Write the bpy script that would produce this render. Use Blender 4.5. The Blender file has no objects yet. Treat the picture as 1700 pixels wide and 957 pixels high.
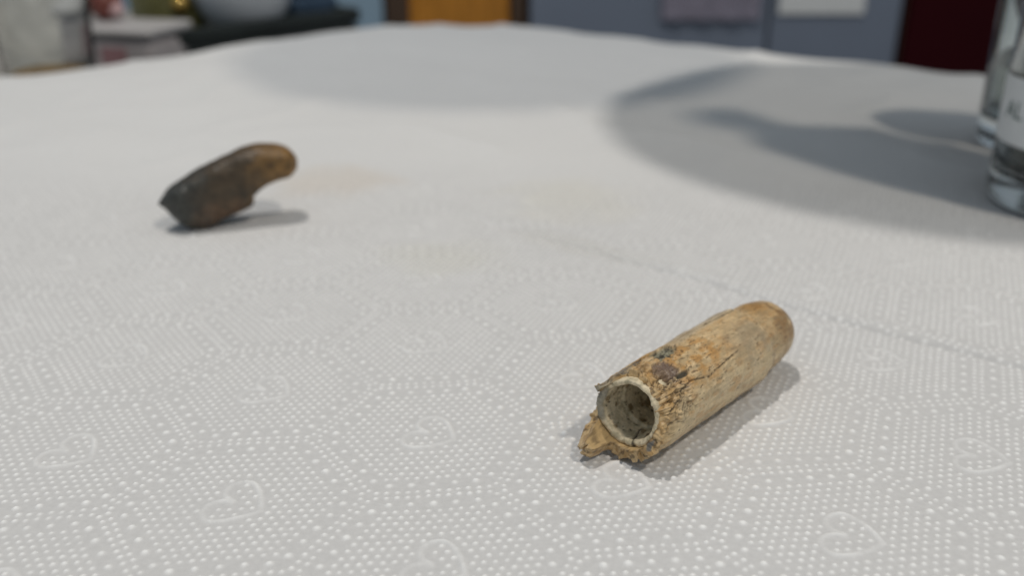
import bpy, bmesh, math, random
import numpy as np
from mathutils import Vector, Matrix

# ------------------------------------------------------------------ camera, light, exposure
sc = bpy.context.scene
COL = sc.collection
R = math.radians

cam_d = bpy.data.cameras.new('camera')
cam = bpy.data.objects.new('camera', cam_d)
COL.objects.link(cam)
cam.location = (0, 0, 0.1)
cam.rotation_euler = (R(90 - 23.38), 0, 0)
cam_d.sensor_width = 36
cam_d.lens = 32.94
cam_d.clip_start = 0.005
cam_d.clip_end = 50
cam_d.dof.use_dof = True
cam_d.dof.focus_distance = 0.166
cam_d.dof.aperture_fstop = 11.5
sc.camera = cam

world = bpy.data.worlds.new('World')
sc.world = world
world.use_nodes = True
bg = world.node_tree.nodes['Background']
bg.inputs['Color'].default_value = (0.84, 0.97, 1.11, 1)
bg.inputs['Strength'].default_value = 0.25


def area(name, loc, target, size, power, col):
    d = bpy.data.lights.new(name, 'AREA')
    d.shape = 'DISK'
    d.size = size
    d.energy = power
    d.color = col
    o = bpy.data.objects.new(name, d)
    COL.objects.link(o)
    o.location = loc
    o.rotation_euler = (Vector(target) - Vector(loc)).to_track_quat('-Z', 'Y').to_euler()
    return o


# two ceiling lamps of the room
area('ceiling_lamp_light', (-0.28, 0.41, 1.70), (0, 0.4, 0), 0.08, 9.7, (1.0, 0.95, 0.89))
area('ceiling_lamp_light', (0.77, -0.50, 1.70), (0.1, 0.3, 0), 0.14, 9.3, (1.0, 0.91, 0.79))

vs = sc.view_settings
vs.view_transform = 'Standard'
vs.look = 'None'
vs.exposure = 0.14
vs.gamma = 1
vs.use_curve_mapping = False
sc.render.engine = 'CYCLES'
sc.cycles.use_denoising = True
sc.cycles.caustics_reflective = False
sc.cycles.caustics_refractive = False
sc.cycles.sample_clamp_indirect = 6


# ------------------------------------------------------------------ helpers
def tag(o, label=None, cat=None, group=None, kind=None):
    if label: o['label'] = label
    if cat: o['category'] = cat
    if group: o['group'] = group
    if kind: o['kind'] = kind
    return o


def empty(name, loc=(0, 0, 0), rz=0):
    o = bpy.data.objects.new(name, None)
    COL.objects.link(o)
    o.location = loc
    o.rotation_euler = (0, 0, rz)
    o.empty_display_size = 0.02
    return o


def link(name, me, mat, parent=None, loc=(0, 0, 0), rz=0):
    o = bpy.data.objects.new(name, me)
    COL.objects.link(o)
    if mat is not None:
        me.materials.append(mat)
    o.parent = parent
    o.location = loc
    o.rotation_euler = (0, 0, rz)
    return o


def smooth(me, on=True):
    me.polygons.foreach_set('use_smooth', np.full(len(me.polygons), on))
    me.update()


def grid_mesh(name, P, wrap=False, keep=None):
    """P: (rows, cols, 3) array -> quad mesh, optionally closed around the columns."""
    r, c = P.shape[:2]
    idx = np.arange(r * c, dtype=np.int32).reshape(r, c)
    if wrap:
        a, b = idx[:-1], np.roll(idx, -1, 1)[:-1]
        d, e = idx[1:], np.roll(idx, -1, 1)[1:]
    else:
        a, b, d, e = idx[:-1, :-1], idx[:-1, 1:], idx[1:, :-1], idx[1:, 1:]
    q = np.stack([a, b, e, d], -1).reshape(-1, 4)
    if keep is not None:
        q = q[keep.reshape(-1)]
    me = bpy.data.meshes.new(name)
    me.vertices.add(r * c)
    me.vertices.foreach_set('co', np.ascontiguousarray(P.reshape(-1), dtype=np.float32))
    n = len(q)
    me.loops.add(n * 4)
    me.loops.foreach_set('vertex_index', np.ascontiguousarray(q.reshape(-1), dtype=np.int32))
    me.polygons.add(n)
    me.polygons.foreach_set('loop_start', np.arange(0, n * 4, 4, dtype=np.int32))
    me.update(calc_edges=True)
    smooth(me)
    return me


def vcol(me, name, C):
    a = me.color_attributes.new(name, 'FLOAT_COLOR', 'POINT')
    C = C.reshape(-1, C.shape[-1])
    if C.shape[1] == 3:
        C = np.concatenate([C, np.ones((len(C), 1))], 1)
    a.data.foreach_set('color', np.ascontiguousarray(C.reshape(-1), dtype=np.float32))


def bm_mesh(name, bm, sm=False):
    me = bpy.data.meshes.new(name)
    bmesh.ops.recalc_face_normals(bm, faces=bm.faces[:])
    bm.to_mesh(me)
    bm.free()
    smooth(me, sm)
    return me


def box_mesh(name, size, bevel=0.0, seg=2, center=(0, 0, 0)):
    bm = bmesh.new()
    bmesh.ops.create_cube(bm, size=1)
    for v in bm.verts:
        v.co = Vector((v.co.x * size[0] + center[0], v.co.y * size[1] + center[1], v.co.z * size[2] + center[2]))
    if bevel:
        bmesh.ops.bevel(bm, geom=bm.edges[:], offset=bevel, segments=seg, profile=0.5, affect='EDGES')
    return bm_mesh(name, bm)


def lathe(name, prof, n=64, sx=1.0, sy=1.0, closed=False):
    """prof: list of (r, z); revolved round z. closed joins last to first."""
    pr = list(prof) + ([prof[0]] if closed else [])
    a = np.linspace(0, 2 * np.pi, n, endpoint=False)
    p = np.array(pr)
    P = np.zeros((len(pr), n, 3))
    P[..., 0] = p[:, None, 0] * np.cos(a) * sx
    P[..., 1] = p[:, None, 0] * np.sin(a) * sy
    P[..., 2] = p[:, None, 1]
    me = grid_mesh(name, P, wrap=True)
    bm = bmesh.new()
    bm.from_mesh(me)
    bmesh.ops.remove_doubles(bm, verts=bm.verts, dist=1e-6)
    bmesh.ops.recalc_face_normals(bm, faces=bm.faces[:])
    bm.to_mesh(me)
    bm.free()
    smooth(me)
    return me


def rounded(prof, r=0.002, k=4):
    """round the inner corners of a lathe profile"""
    out = [prof[0]]
    for i in range(1, len(prof) - 1):
        p0, p1, p2 = (np.array(x, float) for x in prof[i - 1:i + 2])
        a, b = p0 - p1, p2 - p1
        la, lb = np.linalg.norm(a), np.linalg.norm(b)
        d = min(r, la * 0.45, lb * 0.45)
        s, e = p1 + a / la * d, p1 + b / lb * d
        for t in np.linspace(0, 1, k):
            out.append(tuple((1 - t) ** 2 * s + 2 * t * (1 - t) * p1 + t * t * e))
    out.append(prof[-1])
    return out


def vnoise(P, scale, seed=0, octaves=1, gain=0.5):
    """gradient noise, about [0,1], on an (..., 3) array"""
    out = np.zeros(P.shape[:-1]); amp = 1.0; tot = 0
    for o in range(octaves):
        q = P * scale * (2 ** o) + 37.17 * (seed + 1) + 11.3 * o
        i = np.floor(q).astype(np.int64); f = q - i
        u = f * f * f * (f * (f * 6 - 15) + 10)
        v = 0
        flat = not np.any(P[..., 2])
        if flat:
            f[..., 2] = 0; u[..., 2] = 0
        for dx in (0, 1):
            for dy in (0, 1):
                for dz in ((0,) if flat else (0, 1)):
                    a, b, c = i[..., 0] + dx, i[..., 1] + dy, i[..., 2] + dz
                    n = (a * 73856093) ^ (b * 19349663) ^ (c * 83492791) ^ (seed * 2654435 + o * 971)
                    n = (n ^ (n >> 13)) * 1274126177 & 0x7fffffff
                    n = (n ^ (n >> 16)) * 668265263 & 0x7fffffff
                    n = n ^ (n >> 15)
                    gx, gy, gz = (n & 255) / 127.5 - 1, ((n >> 8) & 255) / 127.5 - 1, ((n >> 16) & 255) / 127.5 - 1
                    d = gx * (f[..., 0] - dx) + gy * (f[..., 1] - dy) + gz * (f[..., 2] - dz)
                    w = (u[..., 0] if dx else 1 - u[..., 0]) * (u[..., 1] if dy else 1 - u[..., 1]) * (u[..., 2] if dz else 1 - u[..., 2])
                    v = v + w * d
        out += amp * v; tot += amp; amp *= gain
    return np.clip(0.5 + 0.85 * out / tot ** 0.6, 0, 1)


def sstep(a, b, x):
    t = np.clip((x - a) / (b - a), 0, 1)
    return t * t * (3 - 2 * t)


def mix(a, b, m):
    return a * (1 - m[..., None]) + np.array(b) * m[..., None]


# ------------------------------------------------------------------ materials
def mat(name, col=(0.5, 0.5, 0.5), rough=0.5, metal=0.0, noise=0.0, nscale=60.0, bump=0.0, bscale=300.0, attr=None,
        trans=0.0, ior=1.45, coat=0.0, spec=None, stretch=None):
    m = bpy.data.materials.new(name)
    m.use_nodes = True
    nt = m.node_tree
    b = nt.nodes['Principled BSDF']
    b.inputs['Roughness'].default_value = rough
    b.inputs['Metallic'].default_value = metal
    b.inputs['IOR'].default_value = ior
    b.inputs['Transmission Weight'].default_value = trans
    b.inputs['Coat Weight'].default_value = coat
    if spec is not None:
        b.inputs['Specular IOR Level'].default_value = spec
    b.inputs['Base Color'].default_value = (*col, 1)
    tc = nt.nodes.new('ShaderNodeTexCoord')
    vec = tc.outputs['Object']
    if stretch:
        mp = nt.nodes.new('ShaderNodeMapping')
        mp.inputs['Scale'].default_value = stretch
        nt.links.new(vec, mp.inputs['Vector'])
        vec = mp.outputs['Vector']
    if attr or noise:
        mx = nt.nodes.new('ShaderNodeMix')
        mx.data_type = 'RGBA'
        mx.blend_type = 'MULTIPLY'
        mx.inputs['Factor'].default_value = 1.0
        if attr:
            at = nt.nodes.new('ShaderNodeAttribute')
            at.attribute_name = attr
            nt.links.new(at.outputs['Color'], mx.inputs['A'])
        else:
            mx.inputs['A'].default_value = (*col, 1)
        n = nt.nodes.new('ShaderNodeTexNoise')
        n.inputs['Scale'].default_value = nscale
        n.inputs['Detail'].default_value = 5
        nt.links.new(vec, n.inputs['Vector'])
        rp = nt.nodes.new('ShaderNodeMapRange')
        rp.inputs['From Min'].default_value = 0.3
        rp.inputs['From Max'].default_value = 0.7
        rp.inputs['To Min'].default_value = 1 - noise
        rp.inputs['To Max'].default_value = 1 + noise * 0.5
        nt.links.new(n.outputs['Fac'], rp.inputs['Value'])
        nt.links.new(rp.outputs['Result'], mx.inputs['B'])
        nt.links.new(mx.outputs['Result'], b.inputs['Base Color'])
    if bump:
        n2 = nt.nodes.new('ShaderNodeTexNoise')
        n2.inputs['Scale'].default_value = bscale
        n2.inputs['Detail'].default_value = 4
        nt.links.new(vec, n2.inputs['Vector'])
        bp = nt.nodes.new('ShaderNodeBump')
        bp.inputs['Strength'].default_value = 1.0
        bp.inputs['Distance'].default_value = bump
        nt.links.new(n2.outputs['Fac'], bp.inputs['Height'])
        nt.links.new(bp.outputs['Normal'], b.inputs['Normal'])
    return m


M = {}
M['paper'] = mat('embossed_paper', attr='tone', noise=0.05, nscale=900, rough=1.0, bump=0.00012, bscale=2600, spec=0.04)
M['bone'] = mat('weathered_bone', attr='tone', noise=0.14, nscale=1500, rough=0.38, bump=0.00006, bscale=2600, spec=0.4)
M['lining'] = mat('bone_lining', attr='tone', noise=0.2, nscale=1600, rough=0.75, bump=0.0001, bscale=2600, spec=0.3)
M['dark_bone'] = mat('dark_bone', attr='tone', noise=0.4, nscale=500, rough=0.38, bump=0.00015, bscale=1500, spec=0.5)
M['glass'] = mat('clear_glass', (0.70, 0.73, 0.71), 0.10, trans=1.0, ior=1.48)
M['tumbler'] = mat('tumbler_glass', (0.93, 0.95, 0.94), 0.03, trans=1.0, ior=1.46)
M['green_glass'] = mat('bluish_glass', (0.88, 0.93, 0.93), 0.02, trans=1.0, ior=1.48)
M['water'] = mat('clear_liquid', (0.62, 0.64, 0.60), 0.0, trans=0.8, ior=1.33)
M['label'] = mat('label_paper', (0.74, 0.75, 0.74), 0.7, noise=0.04, nscale=300)
M['ink'] = mat('green_ink', (0.10, 0.16, 0.14), 0.6, noise=0.2, nscale=900)
M['wood_table'] = mat('table_wood', (0.32, 0.20, 0.11), 0.5, noise=0.4, nscale=12, stretch=(1, 14, 14))
M['floor'] = mat('floor_tiles', (0.25, 0.23, 0.21), 0.5, noise=0.2, nscale=6)
M['wall'] = mat('plaster', (0.45, 0.44, 0.42), 0.9, noise=0.08, nscale=8, bump=0.001, bscale=40)
M['grey_blue'] = mat('grey_blue_lacquer', (0.20, 0.235, 0.30), 0.35, noise=0.12, nscale=3)
M['pale_blue'] = mat('pale_blue_lacquer', (0.30, 0.42, 0.52), 0.4, noise=0.1, nscale=4)
M['orange_wood'] = mat('orange_varnished_wood', (0.60, 0.25, 0.035), 0.4, noise=0.35, nscale=10, stretch=(14, 14, 1))
M['dark_wood'] = mat('dark_wood', (0.09, 0.055, 0.035), 0.5, noise=0.3, nscale=10, stretch=(14, 14, 1))
M['maroon'] = mat('maroon_lacquer', (0.03, 0.002, 0.004), 0.7, spec=0.1, noise=0.2, nscale=3)
M['steel'] = mat('brushed_steel', (0.55, 0.55, 0.55), 0.35, metal=1.0, noise=0.1, nscale=200)
M['mauve'] = mat('mauve_cloth', (0.27, 0.25, 0.31), 0.9, noise=0.15, nscale=40, bump=0.001, bscale=60)
M['counter'] = mat('counter_laminate', (0.45, 0.42, 0.38), 0.5, noise=0.25, nscale=60)
M['tub'] = mat('frosted_plastic', (0.58, 0.53, 0.52), 0.45, noise=0.08, nscale=60)
M['tub_lid'] = mat('lid_plastic', (0.50, 0.48, 0.47), 0.4, noise=0.06, nscale=60)
M['pink'] = mat('pink_plastic', (0.40, 0.22, 0.23), 0.5, noise=0.15, nscale=80)
M['red'] = mat('red_skin', (0.20, 0.06, 0.045), 0.35, noise=0.35, nscale=70)
M['blush'] = mat('pale_pink_skin', (0.62, 0.42, 0.42), 0.4, noise=0.2, nscale=120)
M['olive'] = mat('olive_tin', (0.17, 0.16, 0.06), 0.4, noise=0.3, nscale=60)
M['gold'] = mat('gold', (0.85, 0.55, 0.16), 0.12, metal=1.0, noise=0.05, nscale=100)
M['porcelain'] = mat('white_porcelain', (0.62, 0.65, 0.68), 0.2, noise=0.05, nscale=30, coat=0.3)
M['black'] = mat('black_plastic', (0.022, 0.028, 0.026), 0.5, noise=0.3, nscale=60)
M['navy'] = mat('blue_cloth', (0.035, 0.065, 0.11), 0.8, noise=0.25, nscale=120)
M['shade'] = mat('blocker_enamel', (0.6, 0.6, 0.58), 0.4, noise=0.05, nscale=20)
M['amber'] = mat('amber_reflection', (0.36, 0.22, 0.07), 0.5, noise=0.4, nscale=120)

# ------------------------------------------------------------------ the setting
TZ = -0.75                                   # the floor below the table top
bm = bmesh.new()
bmesh.ops.create_grid(bm, x_segments=1, y_segments=1, size=4)
tag(link('floor', bm_mesh('floor', bm), M['floor'], loc=(0, 1, TZ)), kind='structure')
tag(link('wall', box_mesh('wall', (6, 0.1, 2.6)), M['wall'], loc=(0, 2.45, TZ + 1.3)), kind='structure')

# table frame: C is the far corner, E1 runs along the right edge, E2 along the left one
ANG = math.atan2(-0.629, 0.777)
C0 = np.array([-0.063, 0.797])
E1 = np.array([math.cos(ANG), math.sin(ANG)])
E2 = np.array([math.sin(ANG), -math.cos(ANG)])
TW, TD = 1.25, 0.95


def rr_mesh(name, w, d, h, rc, z0, n=8, bevel=0.003):
    """slab with rounded corners, its far corner at the origin, x along E1, y along E2"""
    pts = []
    for cx, cy, a0 in ((w - rc, d - rc, 0), (rc, d - rc, 90), (rc, rc, 180), (w - rc, rc, 270)):
        for k in range(n + 1):
            a = R(a0 + 90 * k / n)
            pts.append((cx + rc * math.cos(a), -(cy + rc * math.sin(a))))
    bm = bmesh.new()
    lo = [bm.verts.new((x, y, z0)) for x, y in pts]
    hi = [bm.verts.new((x, y, z0 + h)) for x, y in pts]
    bm.faces.new(lo); bm.faces.new(hi)
    for i in range(len(pts)):
        j = (i + 1) % len(pts)
        bm.faces.new((lo[i], lo[j], hi[j], hi[i]))
    return bm_mesh(name, bm)


# y axis of the Empty is -E2, so slabs are drawn towards -y
table = tag(empty('kitchen_table', (C0[0], C0[1], TZ), ANG), 'wooden kitchen table under the white embossed paper', 'table')
INS = 0.0035
link('table_top', rr_mesh('table_top', TW - 2 * INS, TD - 2 * INS, 0.028, 0.117, 0.75 - 0.0305), M['wood_table'], table, (INS, -INS, 0))
for lx in (0.09, TW - 0.09):
    for ly in (0.09, TD - 0.09):
        link('leg', box_mesh('leg', (0.06, 0.06, 0.716), 0.004, center=(0, 0, 0.358)), M['wood_table'], table, (lx, -ly, 0.0))
link('apron', box_mesh('apron', (TW - 0.25, 0.02, 0.08)), M['wood_table'], table, (TW / 2, -0.09, 0.675))
link('apron', box_mesh('apron', (TW - 0.25, 0.02, 0.08)), M['wood_table'], table, (TW / 2, -TD + 0.09, 0.675))


# ------------------------------------------------------------------ embossed kitchen paper spread on the table
def graded(lo, hi, f):
    out = [lo]
    while out[-1] < hi:
        out.append(out[-1] + f(out[-1]))
    return np.array(out)


def fx(x):
    a = abs(x)
    return 0.00030 if a < 0.085 else (0.00030 + (a - 0.085) * 0.0026 if a < 0.21 else min(0.006, 0.0007 + (a - 0.21) * 0.06))


def fy(y):
    if y < 0.11: return max(0.00030, min(0.008, 0.0003 + (0.11 - y) * 0.12))
    if y < 0.165: return 0.00030
    if y < 0.30: return 0.00030 + (y - 0.165) * 0.0024
    return min(0.004, 0.00062 + (y - 0.30) * 0.010)


xs = graded(-1.02, 1.05, fx)
ys = graded(-0.85, 1.0, fy)
X, Y = np.meshgrid(xs, ys)
H = np.zeros_like(X)
EM = np.zeros_like(X)

PITCH = 0.03966
LA = R(-24.14)
avec = np.array([math.cos(LA), math.sin(LA)]) * PITCH
bvec = np.array([math.cos(LA + R(120)), math.sin(LA + R(120))]) * PITCH
lo0 = np.array([-0.08448, 0.15210])

# heart outline, tip along +x of the cell
sx_ = np.linspace(5.5, -1.5, 40)
upper = [(x, 6.3 * (1 - ((x + 1.5) / 7) ** 1.7)) for x in sx_]
upper += [(-1.5 - 3.0 * math.sin(a), 3.3 + 3.0 * math.cos(a)) for a in np.linspace(0.05, math.pi - 0.1, 36)]
upper += [(-1.3, 0.25), (-0.9, 0.12)]
HEART = np.array(upper + [(x, -y) for x, y in upper[::-1]]) * 0.00094
keepo = np.full(len(HEART), True)

hs = np.clip((HEART[:, 0] + 0.0058) / 0.0035, 0.25, 1) * (1 - 0.45 * sstep(0.0035, 0.0055, HEART[:, 0]))
# dots of one cell: (x, y, radius, height)
cell = []
D0 = 0.0019
for i in range(-9, 10):
    for j in range(-9, 10):
        if abs(i + j) > 9:
            continue
        px, py = D0 * (i + 0.5 * j), D0 * j * math.sqrt(3) / 2
        # turn the lattice so that its rows run along the cell walls
        qx, qy = px * math.cos(R(30)) - py * math.sin(R(30)), px * math.sin(R(30)) + py * math.cos(R(30))
        dmin = np.hypot(HEART[:, 0] - qx, HEART[:, 1] - qy).min()
        if dmin < 0.00105:
            continue
        cell.append((qx, qy, 0.00041, 0.00033))
for ap, step, rad, hgt in ((0.0169, 2, 0.00060, 0.00040), (0.01906, 1, 0.00041, 0.00033)):
    for k in range(6):
        a = R(60 * k)
        side = ap * 2 / math.sqrt(3)
        n = int(round(side / (D0 * step)))
        for q in range(n):
            s = -side / 2 + side * (q + 0.5) / n
            cell.append((ap * math.cos(a) - s * math.sin(a), ap * math.sin(a) + s * math.cos(a), rad, hgt))
cell = np.array(cell)
ca, sa = math.cos(LA), math.sin(LA)
cw = np.stack([cell[:, 0] * ca - cell[:, 1] * sa, cell[:, 0] * sa + cell[:, 1] * ca], 1)
hw = np.stack([HEART[:, 0] * ca - HEART[:, 1] * sa, HEART[:, 0] * sa + HEART[:, 1] * ca], 1)
rng = np.random.default_rng(4)


def stamp(px, py, rad, hgt, ex=1.0):
    w = rad * 2.6
    i0, i1 = np.searchsorted(xs, (px - w, px + w))
    j0, j1 = np.searchsorted(ys, (py - w, py + w))
    if i1 <= i0 or j1 <= j0:
        return
    xx = xs[i0:i1][None, :] - px
    yy = ys[j0:j1][:, None] - py
    g = np.exp(-((xx * xx + yy * yy) / (rad * rad)) ** 1.6)
    H[j0:j1, i0:i1] = np.maximum(H[j0:j1, i0:i1], g * hgt)
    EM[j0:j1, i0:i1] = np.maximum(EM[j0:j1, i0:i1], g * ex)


YMAX = 0.37
for r in range(-9, 16):
    for c in range(-9, 16):
        o = lo0 + c * avec + r * bvec
        if not (0.07 < o[1] < YMAX and abs(o[0]) < 0.11 + o[1] * 0.55):
            continue
        jit = rng.normal(0, 0.00006, (len(cw), 2))
        hv = rng.uniform(0.6, 1.2, len(cw))
        hm = np.clip(0.75 + 0.5 * np.sin(np.linspace(0, 6.28, len(hw)) * rng.integers(2, 5) + rng.uniform(0, 6)) * rng.uniform(0.3, 1) + rng.normal(0, 0.12, len(hw)), 0.2, 1.2)
        rv = rng.uniform(0.86, 1.12, len(cw))
        for k in range(len(cw)):
            stamp(o[0] + cw[k, 0] + jit[k, 0], o[1] + cw[k, 1] + jit[k, 1], cell[k, 2] * rv[k], cell[k, 3] * hv[k], 0.62 + 0.38 * hv[k])
        for k in np.nonzero(keepo)[0]:
            stamp(o[0] + hw[k, 0], o[1] + hw[k, 1], 0.00056, 0.00042 * hs[k] * hm[k], 0.07 + 0.43 * hs[k] * hm[k])
crush = np.clip(0.72 + 0.9 * (vnoise(np.stack([X, Y, 0 * X], -1), 120, 2, 2) - 0.42), 0.35, 1.1)
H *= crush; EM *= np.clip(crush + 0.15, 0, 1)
H *= np.clip((YMAX - 0.005 - Y) / 0.06, 0, 1)

P3 = np.stack([X, Y, np.zeros_like(X)], -1)
# paper lies loosely: long gentle waves, a fold line parallel to the table edge
wave = (vnoise(P3, 9, 3, 2) - 0.5) * (0.0014 + 0.008 * np.clip(Y - 0.25, 0, 0.4)) + (vnoise(P3, 32, 5, 2) - 0.5) * 0.0009
fold = 0.629 * X + 0.777 * Y - (0.2155 + 0.02 * np.clip(-X, 0, 0.3)) + (vnoise(P3, 14, 8) - 0.5) * 0.004
crease = (0.25 + 0.75 * sstep(-0.03, 0.05, X)) * (-0.0011 * np.exp(-(fold / 0.0009) ** 2) + 0.0008 * np.exp(-((fold - 0.004) / 0.0032) ** 2))
rdg = (1 - np.abs(2 * vnoise(P3, 11, 17, 2) - 1)) ** 4 * 0.0022 * sstep(0.27, 0.40, Y)
Z = H + wave + crease + rdg
# drape over the rounded table outline
a_ = (X - C0[0]) * E1[0] + (Y - C0[1]) * E1[1]
b_ = (X - C0[0]) * E2[0] + (Y - C0[1]) * E2[1]
RC = 0.12
ROLL = 0.006
cx_, cy_ = TW / 2, TD / 2
ins = ROLL
qx = np.abs(a_ - cx_) - (cx_ - ins - RC)
qy = np.abs(b_ - cy_) - (cy_ - ins - RC)
mx_, my_ = np.maximum(qx, 0), np.maximum(qy, 0)
ln = np.hypot(mx_, my_)
sd = ln + np.minimum(np.maximum(qx, qy), 0) - RC
inner = (qx <= 0) | (qy <= 0)
nx = np.where(ln > 1e-9, mx_ / np.maximum(ln, 1e-9), np.where(qx > qy, 1, 0)) * np.sign(a_ - cx_)
ny = np.where(ln > 1e-9, my_ / np.maximum(ln, 1e-9), np.where(qx > qy, 0, 1)) * np.sign(b_ - cy_)
DROP = 0.11
s = np.clip(sd + (vnoise(P3, 16, 12, 2) - 0.5) * 0.006 * np.clip(1 + sd / 0.03, 0, 1), -1, DROP)
arc = ROLL * math.pi / 2
so = np.maximum(s, 0)
off = np.where(so < arc, ROLL * np.sin(np.minimum(so, arc) / ROLL), ROLL + 0.06 * (so - arc))
dz = np.where(so < arc, -ROLL * (1 - np.cos(np.minimum(so, arc) / ROLL)), -ROLL - (so - arc))
shift = np.where(sd > 0, off - sd, 0)
# ripples of the hanging part
rip = np.where(sd > arc, np.sin((a_ + b_) * 46 + 2 * np.sin(a_ * 9)) * 0.006 * np.clip((so - arc) / 0.08, 0, 1), 0)
na, nb = nx * (shift + rip), ny * (shift + rip)
XX = X + na * E1[0] + nb * E2[0]
YY = Y + na * E1[1] + nb * E2[1]
ZZ = np.where(sd > 0, dz + np.clip(1 - sd / arc, 0, 1) * Z, Z)
over = sd > DROP + 0.012
k = ~(over[:-1, :-1] | over[1:, :-1] | over[:-1, 1:] | over[1:, 1:])
me = grid_mesh('kitchen_paper', np.stack([XX, YY, ZZ], -1), keep=k)
# paper tone: ground greyer and raised dots whiter; a few faint yellow stains and tinted patches
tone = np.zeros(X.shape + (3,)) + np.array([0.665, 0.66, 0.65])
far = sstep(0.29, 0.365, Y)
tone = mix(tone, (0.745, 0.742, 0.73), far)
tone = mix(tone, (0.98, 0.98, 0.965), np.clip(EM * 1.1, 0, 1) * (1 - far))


def tint_patch(x, y, rx, ry, rot, seed):
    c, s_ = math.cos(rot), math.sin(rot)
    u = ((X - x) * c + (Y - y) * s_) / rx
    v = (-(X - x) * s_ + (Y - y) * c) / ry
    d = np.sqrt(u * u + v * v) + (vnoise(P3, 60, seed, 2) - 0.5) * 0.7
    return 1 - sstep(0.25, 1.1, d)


tone *= (1 - tint_patch(-0.066, 0.328, 0.030, 0.024, 0.1, 21)[..., None] * np.array([0.03, 0.075, 0.125]))  # warm tint in the paper beside the dark fragment
tone *= (1 - tint_patch(-0.020, 0.255, 0.022, 0.016, 0.0, 22)[..., None] * np.array([0.01, 0.015, 0.05]))
tone *= (1 - tint_patch(0.02, 0.262, 0.03, 0.008, -0.6, 23)[..., None] * np.array([0.05, 0.055, 0.07]))  # slightly darker streak along the fold
tone *= (1 - tint_patch(0.02, 0.31, 0.03, 0.03, 0.0, 24)[..., None] * np.array([0.0, 0.01, 0.05]))
tone *= (0.97 + 0.06 * vnoise(P3, 7, 19, 3))[..., None]
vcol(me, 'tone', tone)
bm = bmesh.new(); bm.from_mesh(me)
loose = [v for v in bm.verts if not v.link_faces]
bmesh.ops.delete(bm, geom=loose, context='VERTS')
bm.to_mesh(me); bm.free(); smooth(me)
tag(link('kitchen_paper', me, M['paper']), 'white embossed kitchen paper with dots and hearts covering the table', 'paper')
del X, Y, XX, YY, ZZ, Z, H, EM, tone, P3

# ------------------------------------------------------------------ the pale hollow bone piece
F0 = np.array([0.0202, 0.1491, 0.0087])
TH = R(46.7)
RB, LB = 8.64, 57.3                         # millimetres
NT = 460
th = np.linspace(-np.pi, np.pi, NT, endpoint=False)
deg = np.degrees(th)


def knots(kn, d):
    ks = np.array(sorted(kn)); x, y = ks[:, 0], ks[:, 1]
    return np.interp(d, np.r_[x - 360, x, x + 360], np.r_[y, y, y])


S0 = knots([(-180, -0.1), (-172, 0.1), (-163, -0.2), (-157, -0.6), (-153, -4.4), (-145, -5.5), (-136, -5.0), (-126, -3.0), (-120, -1.6), (-110, 0.5), (-98, 2.0), (-85, 3.0), (-72, 2.2), (-60, 0.6),
            (-50, -1.0), (-42, -0.9), (-33, 0.7), (-22, 3.4), (-10, 4.6), (5, 4.4), (18, 3.4), (30, 2.4), (45, 1.6), (60, 0.8), (75, 0.4), (97, -0.3), (120, -0.5), (134, -0.3), (140, 0.4), (144, -0.4), (160, -0.2)], deg)
rim3 = np.stack([np.cos(th) * 3, np.sin(th) * 3, th * 0], -1)
S0 = S0 + (vnoise(rim3, 2.2, 31, 3) - 0.5) * 1.0
brk = np.random.default_rng(12)
edges_ = np.sort(brk.uniform(-180, 180, 34)); lev = brk.uniform(-0.45, 0.45, 35)
S0 = S0 + lev[np.searchsorted(edges_, deg)]
CH = 0.35 + 3.2 * np.exp(-((deg - 52) / 24) ** 2) + 0.6 * np.exp(-((deg - 100) / 30) ** 2)
CH = CH * (0.55 + 0.9 * vnoise(rim3, 1.6, 33, 2))


def prof(s):
    body = RB + 0.10 * np.sin(s / 9) + 0.0 * s
    step = 0.7 * sstep(40.2, 41.8, s)
    e = np.clip((s - 44.5) / (LB - 44.5), 0, 1)
    return (body - step) * np.clip(1 - e ** 2.7, 0, 1) ** (1 / 2.3)


def gxy(s, d, s1, d1, rs, rd, rot=0.0):
    """elliptical distance on the unrolled bone surface, in mm"""
    u, v = s - s1, np.radians(((d - d1 + 180) % 360) - 180) * RB
    c, q = math.cos(rot), math.sin(rot)
    return np.sqrt(((u * c + v * q) / rs) ** 2 + ((-u * q + v * c) / rd) ** 2)


def line_d(s, d, pts):
    out = np.full(np.broadcast(s, d).shape, 1e3)
    for (s1, d1), (s2, d2) in zip(pts[:-1], pts[1:]):
        ax_, ay_ = s1, math.radians(d1) * RB
        bx_, by_ = s2, math.radians(d2) * RB
        px, py = s - ax_, np.radians(d) * RB - ay_
        L2 = (bx_ - ax_) ** 2 + (by_ - ay_) ** 2
        tt = np.clip((px * (bx_ - ax_) + py * (by_ - ay_)) / L2, 0, 1)
        out = np.minimum(out, np.hypot(px - tt * (bx_ - ax_), py - tt * (by_ - ay_)))
    return out


MO = 420
v = np.linspace(0, 1, MO)[:, None]
v = v * 0.55 + 0.45 * (1 - (1 - v) ** 1.8)           # denser towards the round end
SO = (S0 + CH)[None, :]
S = SO + (LB - SO) * v
Dg = np.broadcast_to(deg[None, :], S.shape)
T = np.broadcast_to(th[None, :], S.shape)
rr = prof(S)
Q = np.stack([S, rr * np.sin(T), rr * np.cos(T)], -1)       # mm coordinates for noise
Qs = Q * np.array([0.28, 1, 1])                              # stretched along the bone
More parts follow.
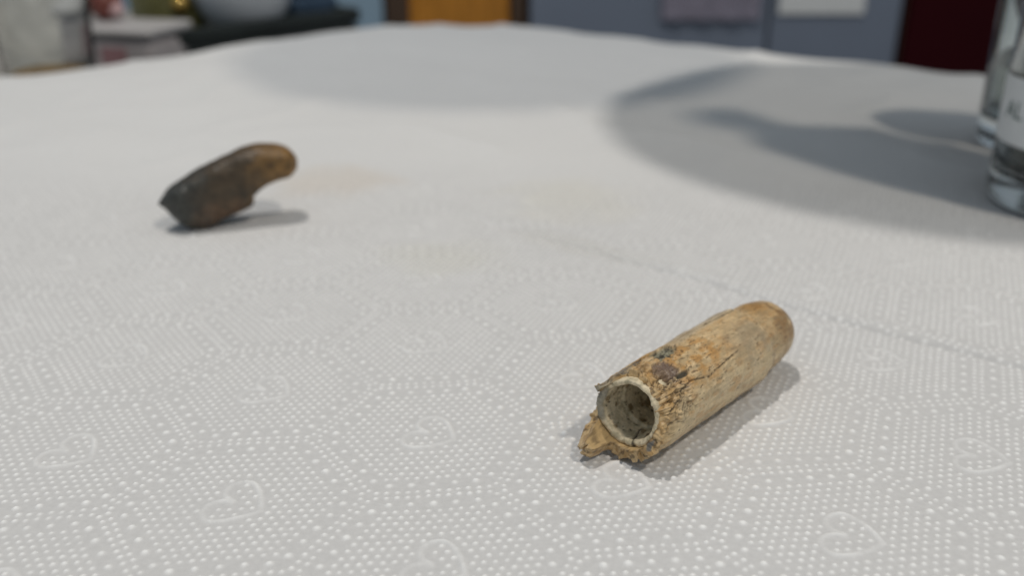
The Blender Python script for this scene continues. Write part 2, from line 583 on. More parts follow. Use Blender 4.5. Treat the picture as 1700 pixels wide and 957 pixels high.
# slight flats and swellings
rr = rr * (1 + 0.018 * np.cos(2 * (T - 0.7)) * 2.0 + 0.011 * np.cos(5 * T + 0.6) + 0.012 * np.cos(3 * T + 1))
disp = (vnoise(Q, 0.16, 41, 3) - 0.5) * 0.7 + (vnoise(Qs, 0.7, 42, 3) - 0.5) * 0.14 + (vnoise(Q, 2.6, 43, 2) - 0.5) * 0.03
disp = disp * sstep(0, 6, LB - S)
# pits and broken layers
wob = (vnoise(Q, 0.9, 44, 3) - 0.5) * 0.9
pit1 = 1 - sstep(0.75, 1.05, gxy(S, Dg, 13.8, -9, 3.7, 2.6, -0.3) + wob)
pit2 = 1 - sstep(0.75, 1.05, gxy(S, Dg, 8.9, 20, 3.0, 2.6, 0.5) + wob)
slit = 1 - sstep(0.6, 1.1, gxy(S, Dg, 11.8, 35.5, 2.3, 0.55, 0.05) + wob)
flake = 1 - sstep(0.85, 1.05, gxy(S, Dg, 4.5, -36, 7.2, 2.6, 0.18) + wob)
chips = np.clip((vnoise(Q * np.array([0.5, 1, 1]), 0.42, 45, 3) - 0.50) * 8, 0, 1) * (1 - sstep(0.55, 1.15, gxy(S, Dg, 5.5, 52, 8.5, 6.0)))
chips2 = np.clip((vnoise(Q * np.array([0.6, 1, 1]), 0.5, 46, 2) - 0.53) * 8, 0, 1) * (1 - sstep(1.5, 5.5, S - SO))
cr1 = line_d(S, Dg, [(17, -24), (20.5, -20), (29.3, -12.5), (34, -12.5), (39.4, -10), (44, -9)])
cr2 = line_d(S, Dg, [(8.5, 52), (12.5, 47), (17.5, 55), (22, 51), (29.3, 47)])
cr3 = line_d(S, Dg, [(-3, 165), (1, 160), (5, 172)])
cr4 = line_d(S, Dg, [(-3, 141), (2, 139), (4, 146)])
cr5 = line_d(S, Dg, [(4.0, 66), (8.0, 60), (9.6, 50)])
jag = (vnoise(Q, 1.6, 47, 2) - 0.5) * 0.5
# chunky broken blocks round the open end (cells on the unrolled surface)
bp_ = np.stack([brk.uniform(-5, 12, 130), np.radians(brk.uniform(-180, 180, 130)) * RB], 1)
bh_ = brk.uniform(-1, 1, 130)
near_ = S < 13
us, uv = S[near_] + 1.2 * (vnoise(Q[near_], 0.8, 94, 2) - 0.5), T[near_] * RB + 1.2 * (vnoise(Q[near_], 0.8, 95, 2) - 0.5)
dd_ = np.hypot((us[:, None] - bp_[None, :, 0]) * 0.75, uv[:, None] - bp_[None, :, 1])
o2 = np.argpartition(dd_, 1, axis=1)[:, :2]
d1_, d2_ = np.take_along_axis(dd_, o2[:, :1], 1)[:, 0], np.take_along_axis(dd_, o2[:, 1:], 1)[:, 0]
i1_ = np.where(d1_ < d2_, o2[:, 0], o2[:, 1])
blk = np.zeros_like(S); blke = np.zeros_like(S)
blk[near_] = bh_[i1_]; blke[near_] = np.exp(-(np.abs(d2_ - d1_) / 0.16) ** 2)
zone = (1 - sstep(2.0, 5.5, S - SO + (vnoise(Q, 0.4, 96, 2) - 0.5) * 4)) * (1 - flake)
zone = zone * np.where((Dg > 0) & (Dg < 75), 1.0, 0.7)
Ql = Q * np.array([0.07, 1, 1])
hair = np.exp(-((vnoise(Ql, 0.55, 91, 2) - 0.5) / 0.010) ** 2) * sstep(0.46, 0.60, vnoise(Q * np.array([0.5, 1, 1]), 0.22, 92, 2))
hair = hair * (1 - sstep(44, 50, S)) * (1 - 0.6 * sstep(55, 85, Dg))
grain = vnoise(Ql, 2.2, 93, 3)
crack = np.exp(-((cr1 + jag * 0.4) / 0.16) ** 2) + 0.8 * np.exp(-((cr2 + jag) / 0.15) ** 2) + np.exp(-((cr3 + jag) / 0.2) ** 2) + np.exp(-((cr4 + jag) / 0.2) ** 2) + np.exp(-((cr5 + jag) / 0.2) ** 2)
# a lifted thin layer beyond the long crack
layer = sstep(-6, -12, Dg + 0.25 * (S - 30)) * sstep(-70, -55, Dg) * sstep(20, 26, S) * (1 - sstep(40, 41.5, S))
disp = disp + zone * (0.42 * blk - 0.30) - 0.30 * zone * blke
disp = disp - 0.85 * pit1 - 0.55 * pit2 - 0.5 * slit - 0.35 * flake - 0.75 * chips - 0.6 * chips2 - 0.35 * np.clip(crack, 0, 1) - 0.08 * hair + (grain - 0.5) * 0.04 + 0.22 * layer
disp = disp + (pit1 + pit2) * (vnoise(Q, 1.8, 48, 2) - 0.5) * 0.7
rr = rr + disp

# colours of the outer layer
n1 = vnoise(Q, 0.12, 51, 3); n2 = vnoise(Q, 0.35, 52, 3); n3 = vnoise(Qs, 2.6, 53, 3); n4 = vnoise(Q, 2.2, 54, 2); n5 = vnoise(Q * np.array([.5, 1, 1]), 0.7, 55, 3)
tone = np.zeros(S.shape + (3,)) + np.array([0.64, 0.48, 0.285])
tone = mix(tone, (0.74, 0.59, 0.385), sstep(0.42, 0.68, n2) * 0.7)
side = sstep(45, 80, Dg + (n1 - 0.5) * 60) * (1 - sstep(150, 175, Dg))
tone = mix(tone, (0.66, 0.55, 0.37), side * 0.85)
och = (1 - sstep(0.3, 1.2, gxy(S, Dg, 15, 14, 13, 6.5) + (n2 - 0.5) * 1.0))
tone = mix(tone, (0.53, 0.30, 0.10), och * sstep(0.35, 0.6, n5) * 0.75)
tone = mix(tone, (0.48, 0.27, 0.07), (1 - sstep(0.4, 1.0, gxy(S, Dg, 10.5, -27, 4.5, 2.0) + wob * 0.6)) * 0.85)
tone = mix(tone, (0.50, 0.29, 0.12), sstep(0.5, 0.72, n5) * 0.5)
tone = mix(tone, (0.40, 0.34, 0.25), (1 - sstep(0.3, 1.15, gxy(S, Dg, 35, 40, 8, 5) + (n2 - 0.5) * 1.2)) * 0.75)
tipb = sstep(38, 50, S + (n1 - 0.5) * 14)
tone = mix(tone, (0.29, 0.175, 0.08), tipb * sstep(0.36, 0.62, n2 + (1 - sstep(-20, 60, np.abs(Dg - 60))) * 0.2) * 0.85)
tone = mix(tone, (0.42, 0.235, 0.075), (1 - sstep(0.3, 1.1, gxy(S, Dg, 46, -2, 5, 4) + (n2 - 0.5) * 0.9)) * 0.7)
tone = mix(tone, (0.52, 0.40, 0.25), sstep(60, 85, Dg) * tipb * 0.5)
lay = sstep(-4, -12, Dg + 0.25 * (S - 30)) * sstep(14, 22, S) * (1 - sstep(41, 44, S))
tone = mix(tone, (0.52, 0.47, 0.38), lay * 0.6)
tone = tone * (0.93 + 0.17 * sstep(0.3, 0.7, grain))[..., None]
dens = (sstep(0.40, 0.62, n2) * 0.6 + och * 0.5 + 0.15) * (1 - 0.8 * side)
tone = mix(tone, (0.14, 0.09, 0.05), sstep(0.74 - 0.11 * dens, 0.82 - 0.11 * dens, n3) * 0.8)
tone = mix(tone, (0.36, 0.30, 0.20), sstep(0.58, 0.66, vnoise(Qs * 0.6, 1.2, 56, 4)) * 0.4)
tone = mix(tone, (0.10, 0.075, 0.05), sstep(0.68, 0.78, n4) * sstep(0.45, 0.6, n2) * 0.7)
tone = mix(tone, (0.15, 0.13, 0.105), flake * (0.75 + 0.25 * sstep(0.4, 0.6, n4)))
tone = mix(tone, (0.09, 0.07, 0.06), flake * sstep(8, 10, S) * 0.7)
tone = mix(tone, (0.27, 0.27, 0.21), pit1 * 0.95)
tone = mix(tone, (0.06, 0.055, 0.045), pit1 * sstep(0.52, 0.62, vnoise(Q, 1.1, 57, 2)))
tone = mix(tone, (0.17, 0.125, 0.11), pit2 * 0.95)
tone = mix(tone, (0.30, 0.24, 0.19), pit2 * sstep(0.55, 0.68, n4) * 0.7)
tone = mix(tone, (0.10, 0.10, 0.085), slit * 0.95)
edge = (1 - sstep(0.5, 5.5, S - SO)) * sstep(0, 40, Dg + 20) * (1 - sstep(110, 150, Dg))
tone = mix(tone, (0.60, 0.40, 0.18), edge * 0.6)
tone = mix(tone, (0.10, 0.07, 0.04), np.clip(chips * 1.3, 0, 1) * sstep(0.5, 0.62, n4) * 0.75)
tone = mix(tone, (0.12, 0.08, 0.045), edge * sstep(0.64, 0.72, vnoise(Q, 0.7, 58, 3)) * 0.75)
tone = tone * (1 + 0.16 * blk * zone)[..., None]
tone = mix(tone, (0.08, 0.055, 0.03), zone * blke * 0.7)
tone = mix(tone, (0.10, 0.075, 0.05), hair * 0.35)
tone = mix(tone, (0.05, 0.04, 0.03), np.clip(crack, 0, 1) * 0.9)
spk = (1 - sstep(-1.0, 0.2, S - 0.0)) * sstep(-160, -150, Dg) * (1 - sstep(-112, -104, Dg))
tone = mix(tone, (0.42, 0.30, 0.17), spk * 0.6)
tone = mix(tone, (0.14, 0.10, 0.07), spk * sstep(0.5, 0.62, vnoise(Q, 0.6, 59, 2)) * 0.8)

# broken rim and the inside of the outer layer
INS_ = 0.15 + 1.7 * np.exp(-((deg - 78) / 34) ** 2)
MR = 16
w = np.linspace(0, 1, MR + 1)[1:, None]
Rout = rr[0][None, :]
RIN = (6.55 + 0.62 * np.cos(th) - 0.30 * np.exp(-((deg - 68) / 40) ** 2))[None, :]
Sr = SO * (1 - w) + (S0 + INS_)[None, :] * w
Rr = Rout * (1 - w) + RIN * w
Tq = np.broadcast_to(th[None, :], Sr.shape)
Qr = np.stack([Sr, Rr * np.sin(Tq), Rr * np.cos(Tq)], -1)
bell = np.sin(np.pi * w) * (0.3 + 0.7 * np.exp(-((deg - 60) / 55) ** 2))[None, :]
Sr = Sr + (vnoise(Qr, 0.7, 61, 2) - 0.5) * 0.8 * bell
Rr = Rr + (vnoise(Qr, 1.2, 62, 2) - 0.5) * 0.25 * bell
tr = np.zeros(Sr.shape + (3,)) + np.array([0.64, 0.48, 0.28])
nr1 = vnoise(Qr, 0.8, 63, 3)
tr = mix(tr, (0.42, 0.27, 0.12), sstep(0.45, 0.62, nr1) * 0.8)
tr = mix(tr, (0.10, 0.07, 0.045), sstep(0.62, 0.72, vnoise(Qr, 0.9, 64, 2)) * 0.7)
dr = np.broadcast_to(deg[None, :], Sr.shape)
tr = mix(tr, (0.17, 0.17, 0.17), (1 - sstep(0.7, 1.1, np.hypot((dr - 112) / 9, (w - 0.55) / 0.35))) * 0.95)
tr = mix(tr, (0.30, 0.30, 0.26), sstep(-105, -90, dr) * (1 - sstep(-40, -20, dr)) * 0.8)
tr = mix(tr, (0.05, 0.04, 0.03), sstep(0.75, 1.0, np.broadcast_to(w, dr.shape)) * 0.4)
MI = 10
wi = np.linspace(0, 1, MI + 1)[1:, None]
Si = (S0 + INS_)[None, :] + wi * 8.0
Ri = np.broadcast_to(RIN, Si.shape)
Qi = np.stack([Si, Ri * np.sin(np.broadcast_to(th, Si.shape)), Ri * np.cos(np.broadcast_to(th, Si.shape))], -1)
Ri = Ri + (vnoise(Qi, 0.5, 66, 2) - 0.5) * 0.2
ti = np.zeros(Si.shape + (3,)) + np.array([0.54, 0.40, 0.22])
ti = mix(ti, (0.12, 0.09, 0.06), sstep(0.52, 0.68, vnoise(Qi, 0.5, 67, 3)) * 0.6)


def polar(S_, R_):
    TT = np.broadcast_to(th[None, :], S_.shape)
    return np.stack([S_, R_ * np.sin(TT), R_ * np.cos(TT)], -1) / 1000.0


Pall = np.concatenate([polar(Si, Ri)[::-1], polar(Sr, Rr)[::-1], polar(S, rr)], 0)
Call = np.concatenate([ti[::-1], tr[::-1], tone], 0) * np.array([1.0, 0.945, 0.84])
# local axes: x along the bone, y to the right of it (towards the camera), z up
Pall[..., 1] *= -1
bone = tag(empty('bone_tube', (F0[0], F0[1], F0[2]), TH), 'pale tan hollow bone piece with broken open end and rounded tip, in sharp focus', 'bone')
me = grid_mesh('outer_shell', Pall[:, ::-1], wrap=True)
vcol(me, 'tone', Call[:, ::-1])
o = link('outer_shell', me, M['bone'], bone)
o['label'] = 'tan weathered outer layer with dark pits, cracks and a jagged rim'

# pale inner lining with the bore
NL = 300
tl = np.linspace(-np.pi, np.pi, NL, endpoint=False)
dl = np.degrees(tl)
lim = knots([(-180, 1.7), (-140, 1.3), (-110, 0.9), (-80, 0.9), (-40, 1.5), (0, 2.6), (40, 2.8), (80, 2.2), (120, 1.6), (150, 1.7)], dl)
l3 = np.stack([np.cos(tl) * 3, np.sin(tl) * 3, tl * 0], -1)
lim = lim + (vnoise(l3, 1.1, 71, 3) - 0.5) * 0.9
RO, RI = 6.55, 5.50 + 0.12 * np.cos(tl - 0.6)
rows = []
for q in np.linspace(0, 1, 8):
    rows.append((lim + 6 - 6 * q, np.full(NL, RO)))
for q in np.linspace(0, 1, 9)[1:]:
    rows.append((lim - 0.25 * math.sin(math.pi * q) + 0.35 * q, RO * (1 - q) + RI * q))
for q in np.linspace(0, 1, 26)[1:]:
    ss = lim + 0.35 + q * 5.2
    rows.append((ss, RI - 0.25 * q))
for q in np.linspace(0, 1, 8)[1:]:
    rows.append((lim * 0.4 + 6.4 + 0.5 * q, (RI - 0.25) * (1 - q) + 4.75 * q))
for q in np.linspace(0, 1, 50)[1:]:
    rows.append((np.full(NL, 7.4 + q * 13), np.full(NL, 4.75 - 1.6 * q ** 2)))
for q in np.linspace(0, 1, 12)[1:]:
    rows.append((np.full(NL, 20.4 + 1.6 * math.sin(q * math.pi / 2)), np.full(NL, 3.15 * math.cos(q * math.pi / 2))))
SL = np.array([r_[0] for r_ in rows]); RL = np.array([r_[1] for r_ in rows])
TL = np.broadcast_to(tl, SL.shape)
QL = np.stack([SL, RL * np.sin(TL), RL * np.cos(TL)], -1)
RL2 = RL + (vnoise(QL, 0.4, 72, 3) - 0.5) * 0.45 * sstep(0, 1, RL / 2)
row = np.arange(len(rows))[:, None] + 0 * SL
tl_c = np.zeros(SL.shape + (3,)) + np.array([0.78, 0.67, 0.47])
nl = vnoise(QL, 0.7, 73, 3)
tl_c = mix(tl_c, (0.46, 0.40, 0.26), sstep(0.45, 0.65, nl) * 0.7)
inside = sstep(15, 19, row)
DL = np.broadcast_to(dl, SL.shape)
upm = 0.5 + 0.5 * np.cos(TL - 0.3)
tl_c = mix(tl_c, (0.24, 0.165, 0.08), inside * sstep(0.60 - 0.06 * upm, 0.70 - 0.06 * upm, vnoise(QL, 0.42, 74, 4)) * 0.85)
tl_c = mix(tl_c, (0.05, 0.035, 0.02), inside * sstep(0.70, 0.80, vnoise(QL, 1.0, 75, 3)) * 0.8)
tl_c = mix(tl_c, (0.20, 0.20, 0.18), (1 - inside) * sstep(-130, -110, DL) * (1 - sstep(-60, -40, DL)) * 0.7)
jl = (vnoise(QL, 1.6, 76, 2) - 0.5) * 0.6
ck = np.exp(-((np.radians(DL - 168) * 5.5 - 0.35 * (SL - 3) + jl) / 0.22) ** 2) * (SL < 8)
tl_c = mix(tl_c, (0.03, 0.025, 0.02), ck * 0.9)
RL2 = RL2 + 0.25 * ck * inside
PL = np.stack([SL, -RL2 * np.sin(TL), RL2 * np.cos(TL) + 0.75], -1) / 1000
me = grid_mesh('inner_lining', PL[:, ::-1], wrap=True)
vcol(me, 'tone', tl_c[:, ::-1])
o = link('inner_lining', me, M['lining'], bone)
o['label'] = 'pale grey ring and speckled bore inside the broken end'

# ------------------------------------------------------------------ the dark fragment behind, out of focus
top = [(-7.9, 9.6), (-4.3, 14.0), (4.9, 19.1), (12.7, 22.2), (19.1, 24.5), (24.4, 25.2), (30.5, 24.4), (33.9, 22.6), (35.6, 19.6)]
bot = [(-7.9, 9.2), (-6.2, 7.6), (-4.6, 5.0), (-2.0, 2.1), (1.0, 0.3), (4.2, 0.0), (7.1, 0.3), (9.2, 1.9), (14.2, 3.2), (19.6, 4.9), (20.6, 6.3), (20.2, 8.5), (22.6, 10.5), (24.4, 11.6), (27.9, 12.9), (32.3, 14.0), (34.8, 16.0), (35.6, 18.8)]


def resample(pts, n):
    p = np.array(pts); d = np.r_[0, np.cumsum(np.hypot(*np.diff(p, axis=0).T))]
    q = np.linspace(0, d[-1], n)
    return np.stack([np.interp(q, d, p[:, 0]), np.interp(q, d, p[:, 1])], 1)


NF, NR = 150, 110
pt, pb = resample(top, NF), resample(bot, NF)
for _ in range(4):
    for a in (pt, pb):
        a[1:-1] = (a[:-2] + 2 * a[1:-1] + a[2:]) / 4
q = np.linspace(0, 1, NF)
dep = 7.0 * np.clip(np.minimum(q / 0.16, 1), 0, 1) ** 0.8 * np.clip(np.minimum((1 - q) / 0.10, 1), 0, 1) ** 0.5
ang = np.linspace(0, 2 * np.pi, NR, endpoint=False)
cc, ss = np.cos(ang), np.sin(ang)
ex = 0.66
sc_, cc_ = np.sign(ss) * np.abs(ss) ** ex, np.sign(cc) * np.abs(cc) ** ex
mid, half = (pt + pb) / 2, (pt - pb) / 2 * 0.96
PF = np.zeros((NF, NR, 3))
PF[..., 0] = mid[:, None, 0] + half[:, None, 0] * sc_
PF[..., 2] = mid[:, None, 1] + half[:, None, 1] * sc_
PF[..., 1] = dep[:, None] * cc_
nrm = PF - np.stack([mid[:, 0], 0 * q, mid[:, 1]], -1)[:, None]
nrm /= np.maximum(np.linalg.norm(nrm, axis=-1, keepdims=True), 1e-6)
PF = PF + nrm * ((vnoise(PF, 0.16, 81, 2) - 0.5) * 0.6 + (vnoise(PF, 0.9, 82, 2) - 0.5) * 0.25)[..., None] * np.clip(dep / 4, 0, 1)[:, None, None]
PF[..., 2] = np.maximum(PF[..., 2], 0.05)
fx_, fz_ = PF[..., 0], PF[..., 2]
nf = vnoise(PF, 0.2, 83, 3)
tf = np.zeros(fx_.shape + (3,)) + np.array([0.078, 0.055, 0.032])
tf = mix(tf, (0.24, 0.132, 0.040), sstep(15, 31, fx_ + (nf - 0.5) * 10) * 0.95)
tf = mix(tf, (0.13, 0.075, 0.04), (1 - sstep(0.5, 1.15, np.hypot((fx_ - 9) / 11, (fz_ - 5.0) / 5.0) + (nf - 0.5))) * 0.9)
tf = mix(tf, (0.048, 0.051, 0.046), (1 - sstep(-3, 8.5, fx_ - 0.1 * fz_ + (nf - 0.5) * 10)) * 0.95)
tf = mix(tf, (0.03, 0.028, 0.02), sstep(0.62, 0.78, vnoise(PF, 0.35, 84, 2)) * 0.5)
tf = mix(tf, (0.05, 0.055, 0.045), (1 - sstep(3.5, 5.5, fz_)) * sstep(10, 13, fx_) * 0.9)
PFm = PF / 1000
me = grid_mesh('bone_fragment', PFm, wrap=True)
vcol(me, 'tone', tf)
frag = link('bone_fragment', me, M['dark_bone'], None, (-0.102, 0.279, -0.0003), R(23))
bm = bmesh.new(); bm.from_mesh(me)
bmesh.ops.holes_fill(bm, edges=[e for e in bm.edges if e.is_boundary], sides=200)
bmesh.ops.recalc_face_normals(bm, faces=bm.faces[:])
bm.to_mesh(me); bm.free(); smooth(me)
tag(frag, 'dark brown and grey bone fragment with raised rounded end, blurred behind the pale one', 'bone')


# ------------------------------------------------------------------ glass bottles at the right
def bottle(loc, r, h, glass, label, liquid, lab=None):
    b = tag(empty('glass_bottle', loc), label, 'bottle', None)
    wth = 0.0028
    outer = [(0.0, 0.0015), (r * 0.72, 0.0012), (r * 0.80, 0.0), (r * 0.96, 0.0005), (r, 0.004), (r, h * 0.62), (r * 0.97, h * 0.67), (r * 0.62, h * 0.77), (r * 0.40, h * 0.82), (r * 0.36, h * 0.95), (r * 0.40, h * 0.955), (r * 0.40, h)]
    inner = [(r * 0.30, h), (r * 0.29, h * 0.82), (r * 0.55, h * 0.765), (r - wth * 1.4, h * 0.66), (r - wth, h * 0.61), (r - wth, 0.014), (r * 0.75, 0.0085), (0.0, 0.0075)]
    link('glass_body', lathe('glass_body', rounded(outer, 0.004) + rounded(inner, 0.004), 72), glass, b)
    if liquid:
        ri = r - wth - 0.00025
        link('liquid', lathe('liquid', rounded([(0.0, 0.0079), (r * 0.74, 0.0089), (ri, 0.0144), (ri, liquid), (0, liquid)], 0.001), 72), M['water'], b)
    cap_r = r * 0.47
    link('cap', lathe('cap', rounded([(0, h + 0.004), (cap_r, h + 0.004), (cap_r, h - 0.010), (r * 0.415, h - 0.010), (r * 0.415, h + 0.001), (0, h + 0.001)], 0.001), 48), M['porcelain'], b)
    if lab:
        a0, a1, z0, z1 = lab
        a = np.radians(np.linspace(a0, a1, 60))
        z = np.linspace(z0, z1, 4)
        rl = r + 0.0003
        A, Zl = np.meshgrid(a, z)
        P = np.stack([rl * np.cos(A), rl * np.sin(A), Zl], -1)
        me_ = grid_mesh('paper_label', P)
        lo_ = link('paper_label', me_, M['label'], b)
        return b, lo_, rl
    return b, None, r


B1 = (0.1925, 0.300, 0.0008)
b1, lab1, rl = bottle(B1, 0.0310, 0.235, M['glass'], 'clear glass bottle with white label reading AL, nearest at right edge', 0.078, (150, 345, 0.0215, 0.0425))
# the two letters on the label, wrapped round the glass
cu = bpy.data.curves.new('lettering', 'FONT')
cu.body = 'AL'
cu.size = 0.0078
cu.space_character = 1.05
tmp = bpy.data.objects.new('lettering_source', cu)
COL.objects.link(tmp)
dg = bpy.context.evaluated_depsgraph_get()
tm = bpy.data.meshes.new_from_object(tmp.evaluated_get(dg))
bpy.data.objects.remove(tmp)
bm = bmesh.new(); bm.from_mesh(tm)
for _ in range(2):
    bmesh.ops.subdivide_edges(bm, edges=bm.edges[:], cuts=1)
TA = R(174)
for vv in bm.verts:
    a = TA + vv.co.x / rl
    vv.co = Vector(((rl + 0.0002) * math.cos(a), (rl + 0.0002) * math.sin(a), 0.0298 + vv.co.y))
bm.to_mesh(tm); bm.free()
link('lettering', tm, M['ink'], lab1)

gl = tag(empty('short_glass', (0.2210, 0.374, 0.0008)), 'short bluish glass tumbler standing behind the labelled bottle', 'glass')
rt = 0.0305
link('glass_wall', lathe('glass_wall', rounded([(0, 0.001), (rt * 0.90, 0.0), (rt * 0.97, 0.004), (rt, 0.078), (rt * 0.955, 0.078), (rt * 0.91, 0.012), (0, 0.010)], 0.002), 64), M['green_glass'], gl)
link('water', lathe('water', rounded([(0, 0.0104), (rt * 0.90, 0.0124), (rt * 0.925, 0.034), (0, 0.034)], 0.001), 48), M['water'], gl)

# ------------------------------------------------------------------ sideboard left of the table and what stands on it
SBZ = -0.032
sb = tag(empty('sideboard', (-0.215, 0.985, TZ), ANG), 'low sideboard just beyond the left table edge', 'sideboard')
SBW, SBL = 0.36, 0.95
# local -x points away from the table, local -y runs along its left edge
link('top', box_mesh('top', (SBW, SBL, 0.025), 0.003), M['counter'], sb, (-SBW / 2 + 0.115, -SBL / 2 - 0.045, 0.75 + SBZ - 0.0125))
link('cabinet_body', box_mesh('cabinet_body', (SBW - 0.03, SBL - 0.03, 0.75 + SBZ - 0.025)), M['dark_wood'], sb, (-SBW / 2 + 0.115, -SBL / 2 - 0.045, (0.75 + SBZ - 0.025) / 2))

# tumbler at the far left
tum = tag(empty('drinking_glass', (-0.2935, 0.602, SBZ)), 'clear drinking glass with a brownish reflection modelled in its base, at the far left', 'glass')
rg = 0.0285
link('glass_wall', lathe('glass_wall', rounded([(0, 0.001), (rg * 0.86, 0.0), (rg * 0.92, 0.004), (rg * 1.12, 0.10), (rg * 1.06, 0.10), (rg * 0.84, 0.010), (0, 0.008)], 0.002), 64), M['tumbler'], tum)
link('painted_reflection', lathe('painted_reflection', rounded([(0, 0.0085), (rg * 0.82, 0.0105), (rg * 0.865, 0.020), (0, 0.019)], 0.001), 48), M['amber'], tum)  # brownish body standing in for the warm reflection in the glass base

# frosted tub with lid
tb = tag(empty('plastic_tub', (-0.283, 0.706, SBZ), ANG + R(25)), 'frosted pinkish plastic tub with lid beside the drinking glass', 'tub')
link('tub_body', box_mesh('tub_body', (0.072, 0.052, 0.030), 0.006, 3, (0, 0, 0.0155)), M['tub'], tb)
link('lid', box_mesh('lid', (0.077, 0.057, 0.007), 0.003, 3, (0, 0, 0.035)), M['tub_lid'], tb)
link('sticker', box_mesh('sticker', (0.020, 0.0008, 0.018), 0.0, 1, (0.006, -0.0266, 0.016)), M['pink'], tb)

rad = tag(empty('radish', (-0.302, 0.722, SBZ + 0.039)), 'round red and pink radish lying on the tub lid', 'radish')
rp_ = [(0, 0)] + [(0.0125 * math.sin(x), 0.0115 * (1 - math.cos(x))) for x in np.linspace(0.15, 2.85, 16)] + [(0.0022, 0.0245), (0, 0.026)]
link('root', lathe('root', rp_, 32), M['red'], rad)
link('pale_side', lathe('pale_side', [(0, 0.0)] + [(0.0063 * math.sin(x), 0.0058 * (1 - math.cos(x))) for x in np.linspace(0.2, 3.0, 12)] + [(0, 0.0116)], 24), M['blush'], rad, (0.0085, -0.0035, 0.002))

tin = tag(empty('olive_tin', (-0.282, 0.800, SBZ)), 'olive green tin with gold studs behind the tub', 'tin')
link('tin_body', lathe('tin_body', rounded([(0, 0), (0.030, 0), (0.030, 0.070), (0, 0.070)], 0.002), 48), M['olive'], tin)
for dx in (0.0285, 0.0175):
    dy = -math.sqrt(0.030 ** 2 - dx ** 2)
    link('gold_stud', lathe('gold_stud', [(0.0075 * math.sin(x), -0.0075 * math.cos(x)) for x in np.linspace(0, math.pi, 14)], 20), M['gold'], tin, (dx * 1.05, dy * 1.05, 0.044))

tray = tag(empty('black_tray', (-0.232, 0.795, SBZ), ANG), 'black flat tray under the white bowl', 'tray')
link('tray_base', box_mesh('tray_base', (0.085, 0.205, 0.020), 0.004, 2, (0, 0, 0.010)), M['black'], tray)
for sx, sy, wx, wy in ((-0.041, 0, 0.006, 0.208), (0.041, 0, 0.006, 0.208), (0, 0.102, 0.076, 0.006), (0, -0.102, 0.076, 0.006)):
    link('rim', box_mesh('rim', (wx, wy, 0.012), 0.002, 2, (0, 0, 0.0265)), M['black'], tray, (sx, sy, 0))
bw = tag(empty('white_bowl', (-0.222, 0.802, SBZ + 0.0205)), 'white round bowl standing on the black tray', 'bowl')
rb_ = 0.042
op = [(0, 0.002), (0.018, 0.0), (0.020, 0.003)] + [(0.020 + (rb_ - 0.020) * math.sin(x), 0.003 + 0.042 * (1 - math.cos(x))) for x in np.linspace(0.25, 1.5, 10)]
ip = [(r_ - 0.0025 if r_ > 0.003 else 0, z_ + 0.0025) for r_, z_ in op[::-1]]
link('bowl_wall', lathe('bowl_wall', op + ip, 56), M['porcelain'], bw)
nv = tag(empty('blue_pouch', (-0.190, 0.868, SBZ + 0.0205), ANG), 'dark blue folded cloth at the right end of the tray', 'cloth')
link('cloth', box_mesh('cloth', (0.055, 0.05, 0.022), 0.008, 4, (0, 0, 0.011)), M['navy'], nv)
link('fold', box_mesh('fold', (0.050, 0.046, 0.014), 0.006, 4, (0, 0, 0.0292)), M['navy'], nv)


# ------------------------------------------------------------------ kitchen units in the background
def unit(name, label, cat, x0, x1, z1, y, m, d=0.5, front=None, stiles=None, seam=None):
    u = tag(empty(name, ((x0 + x1) / 2, y, TZ)), label, cat)
    w_ = x1 - x0
    link('carcass', box_mesh('carcass', (w_, d, z1 - TZ - 0.08), 0.002, 1, (0, d / 2 + 0.02, (z1 - TZ - 0.08) / 2 + 0.08)), M['dark_wood'] if front else m, u)
    link('plinth', box_mesh('plinth', (w_ - 0.01, d - 0.06, 0.08), 0, 1, (0, d / 2 + 0.05, 0.04)), M['black'], u)
    for (a, b_, mm) in (front or []):
        dd = link('door', box_mesh('door', (b_ - a - 0.004, 0.02, z1 - TZ - 0.09), 0.002, 2, (0, 0.0095, (z1 - TZ - 0.09) / 2 + 0.085)), mm, u, ((a + b_) / 2 - (x0 + x1) / 2, 0, 0))
        link('handle', box_mesh('handle', (min(0.12, (b_ - a) * 0.4), 0.012, 0.012), 0.004, 2, (0, -0.012, z1 - TZ - 0.06)), M['steel'], dd)
    return u


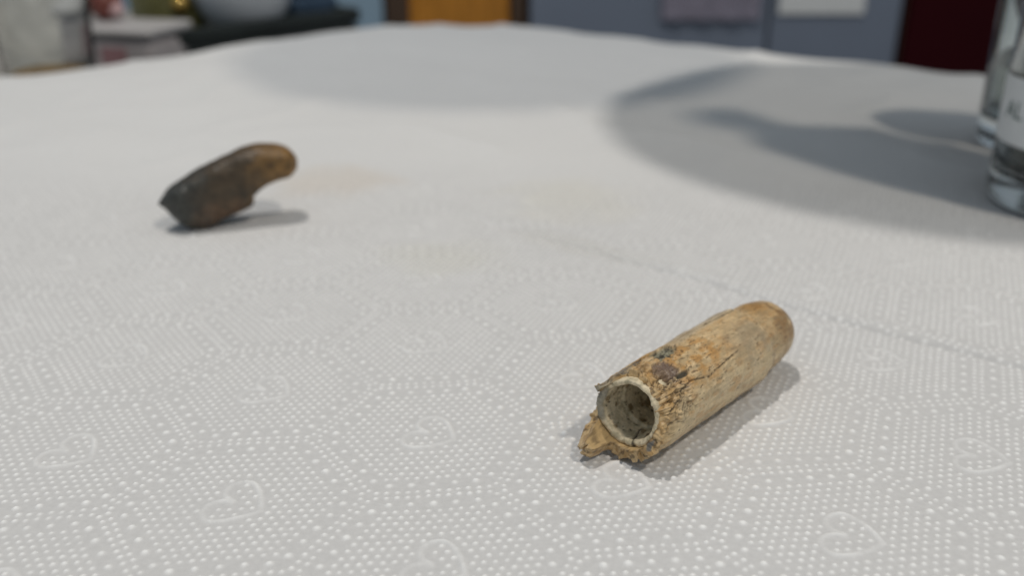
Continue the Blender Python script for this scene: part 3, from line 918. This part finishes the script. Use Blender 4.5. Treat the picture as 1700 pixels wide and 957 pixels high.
YB = 1.70
unit('blue_cabinet', 'pale blue cabinet left of the orange wooden one', 'cabinet', -0.95, -0.226, 0.14, YB + 0.01, M['pale_blue'], front=[(-0.95, -0.60, M['pale_blue']), (-0.60, -0.226, M['pale_blue'])])
wu = unit('wooden_cabinet', 'orange brown wooden cabinet with dark stiles', 'cabinet', -0.222, 0.024, 0.14, YB + 0.02, M['dark_wood'])
link('panel', box_mesh('panel', (0.178, 0.02, 0.86), 0.003, 2, (0.005, 0.012, 0.46)), M['orange_wood'], wu)
link('stile', box_mesh('stile', (0.040, 0.03, 0.88), 0.003, 2, (-0.103, 0.004, 0.45)), M['dark_wood'], wu)
link('stile', box_mesh('stile', (0.024, 0.03, 0.88), 0.003, 2, (0.110, 0.004, 0.45)), M['dark_wood'], wu)
gu = unit('grey_cabinet', 'grey blue kitchen cabinet with two doors', 'cabinet', 0.030, 0.684, 0.14, YB, M['grey_blue'], front=[(0.030, 0.4515, M['grey_blue']), (0.4535, 0.684, M['grey_blue'])])
unit('dark_cabinet', 'very dark maroon cabinet behind the bottles', 'cabinet', 0.692, 1.25, 0.14, YB - 0.01, M['maroon'], front=[(0.692, 1.25, M['maroon'])])
nt_ = tag(empty('paper_note', (0.540, YB - 0.006, -0.110)), 'white paper note hanging on the grey cabinet door', 'note')
link('sheet', box_mesh('sheet', (0.150, 0.003, 0.11), 0.0012, 2, (0, 0, 0.055)), M['label'], nt_)

tw = tag(empty('tea_towel', (0.345, YB - 0.010, -0.118)), 'mauve grey tea towel hanging on the left grey door', 'towel')
wv = np.linspace(-0.085, 0.085, 40)
PT = np.zeros((8, 40, 3)); PT[..., 0] = wv; PT[..., 1] = -0.006 + 0.004 * np.sin(wv * 120); PT[..., 2] = np.linspace(0, 0.2, 8)[:, None]
PB = PT[:, ::-1].copy(); PB[..., 1] += 0.003
link('cloth', grid_mesh('cloth', np.concatenate([PT, PB], 1), wrap=True), M['mauve'], tw)
link('hook', box_mesh('hook', (0.012, 0.012, 0.02), 0.003, 2, (0, 0.002, 0.205)), M['steel'], tw)

# ------------------------------------------------------------------ added dome above the table, unseen: it throws the two round shadows
pl = tag(empty('shadow_blocker', (0.1175, 0.412, 0.285)), 'added dome, unseen above the picture, that casts the two round shadows', 'blocker')
sh = [(0.130, 0.0), (0.125, 0.018), (0.100, 0.045), (0.056, 0.066), (0.018, 0.074), (0.0, 0.075)]
sh_in = [(0.0, 0.072), (0.017, 0.071), (0.054, 0.063), (0.097, 0.043), (0.122, 0.017), (0.128, 0.0)]
link('blocker_dome', lathe('blocker_dome', sh + sh_in, 72), M['shade'], pl)
link('cord', lathe('cord', [(0, 0.073), (0.003, 0.073), (0.003, 1.55), (0, 1.55)], 12), M['black'], pl)
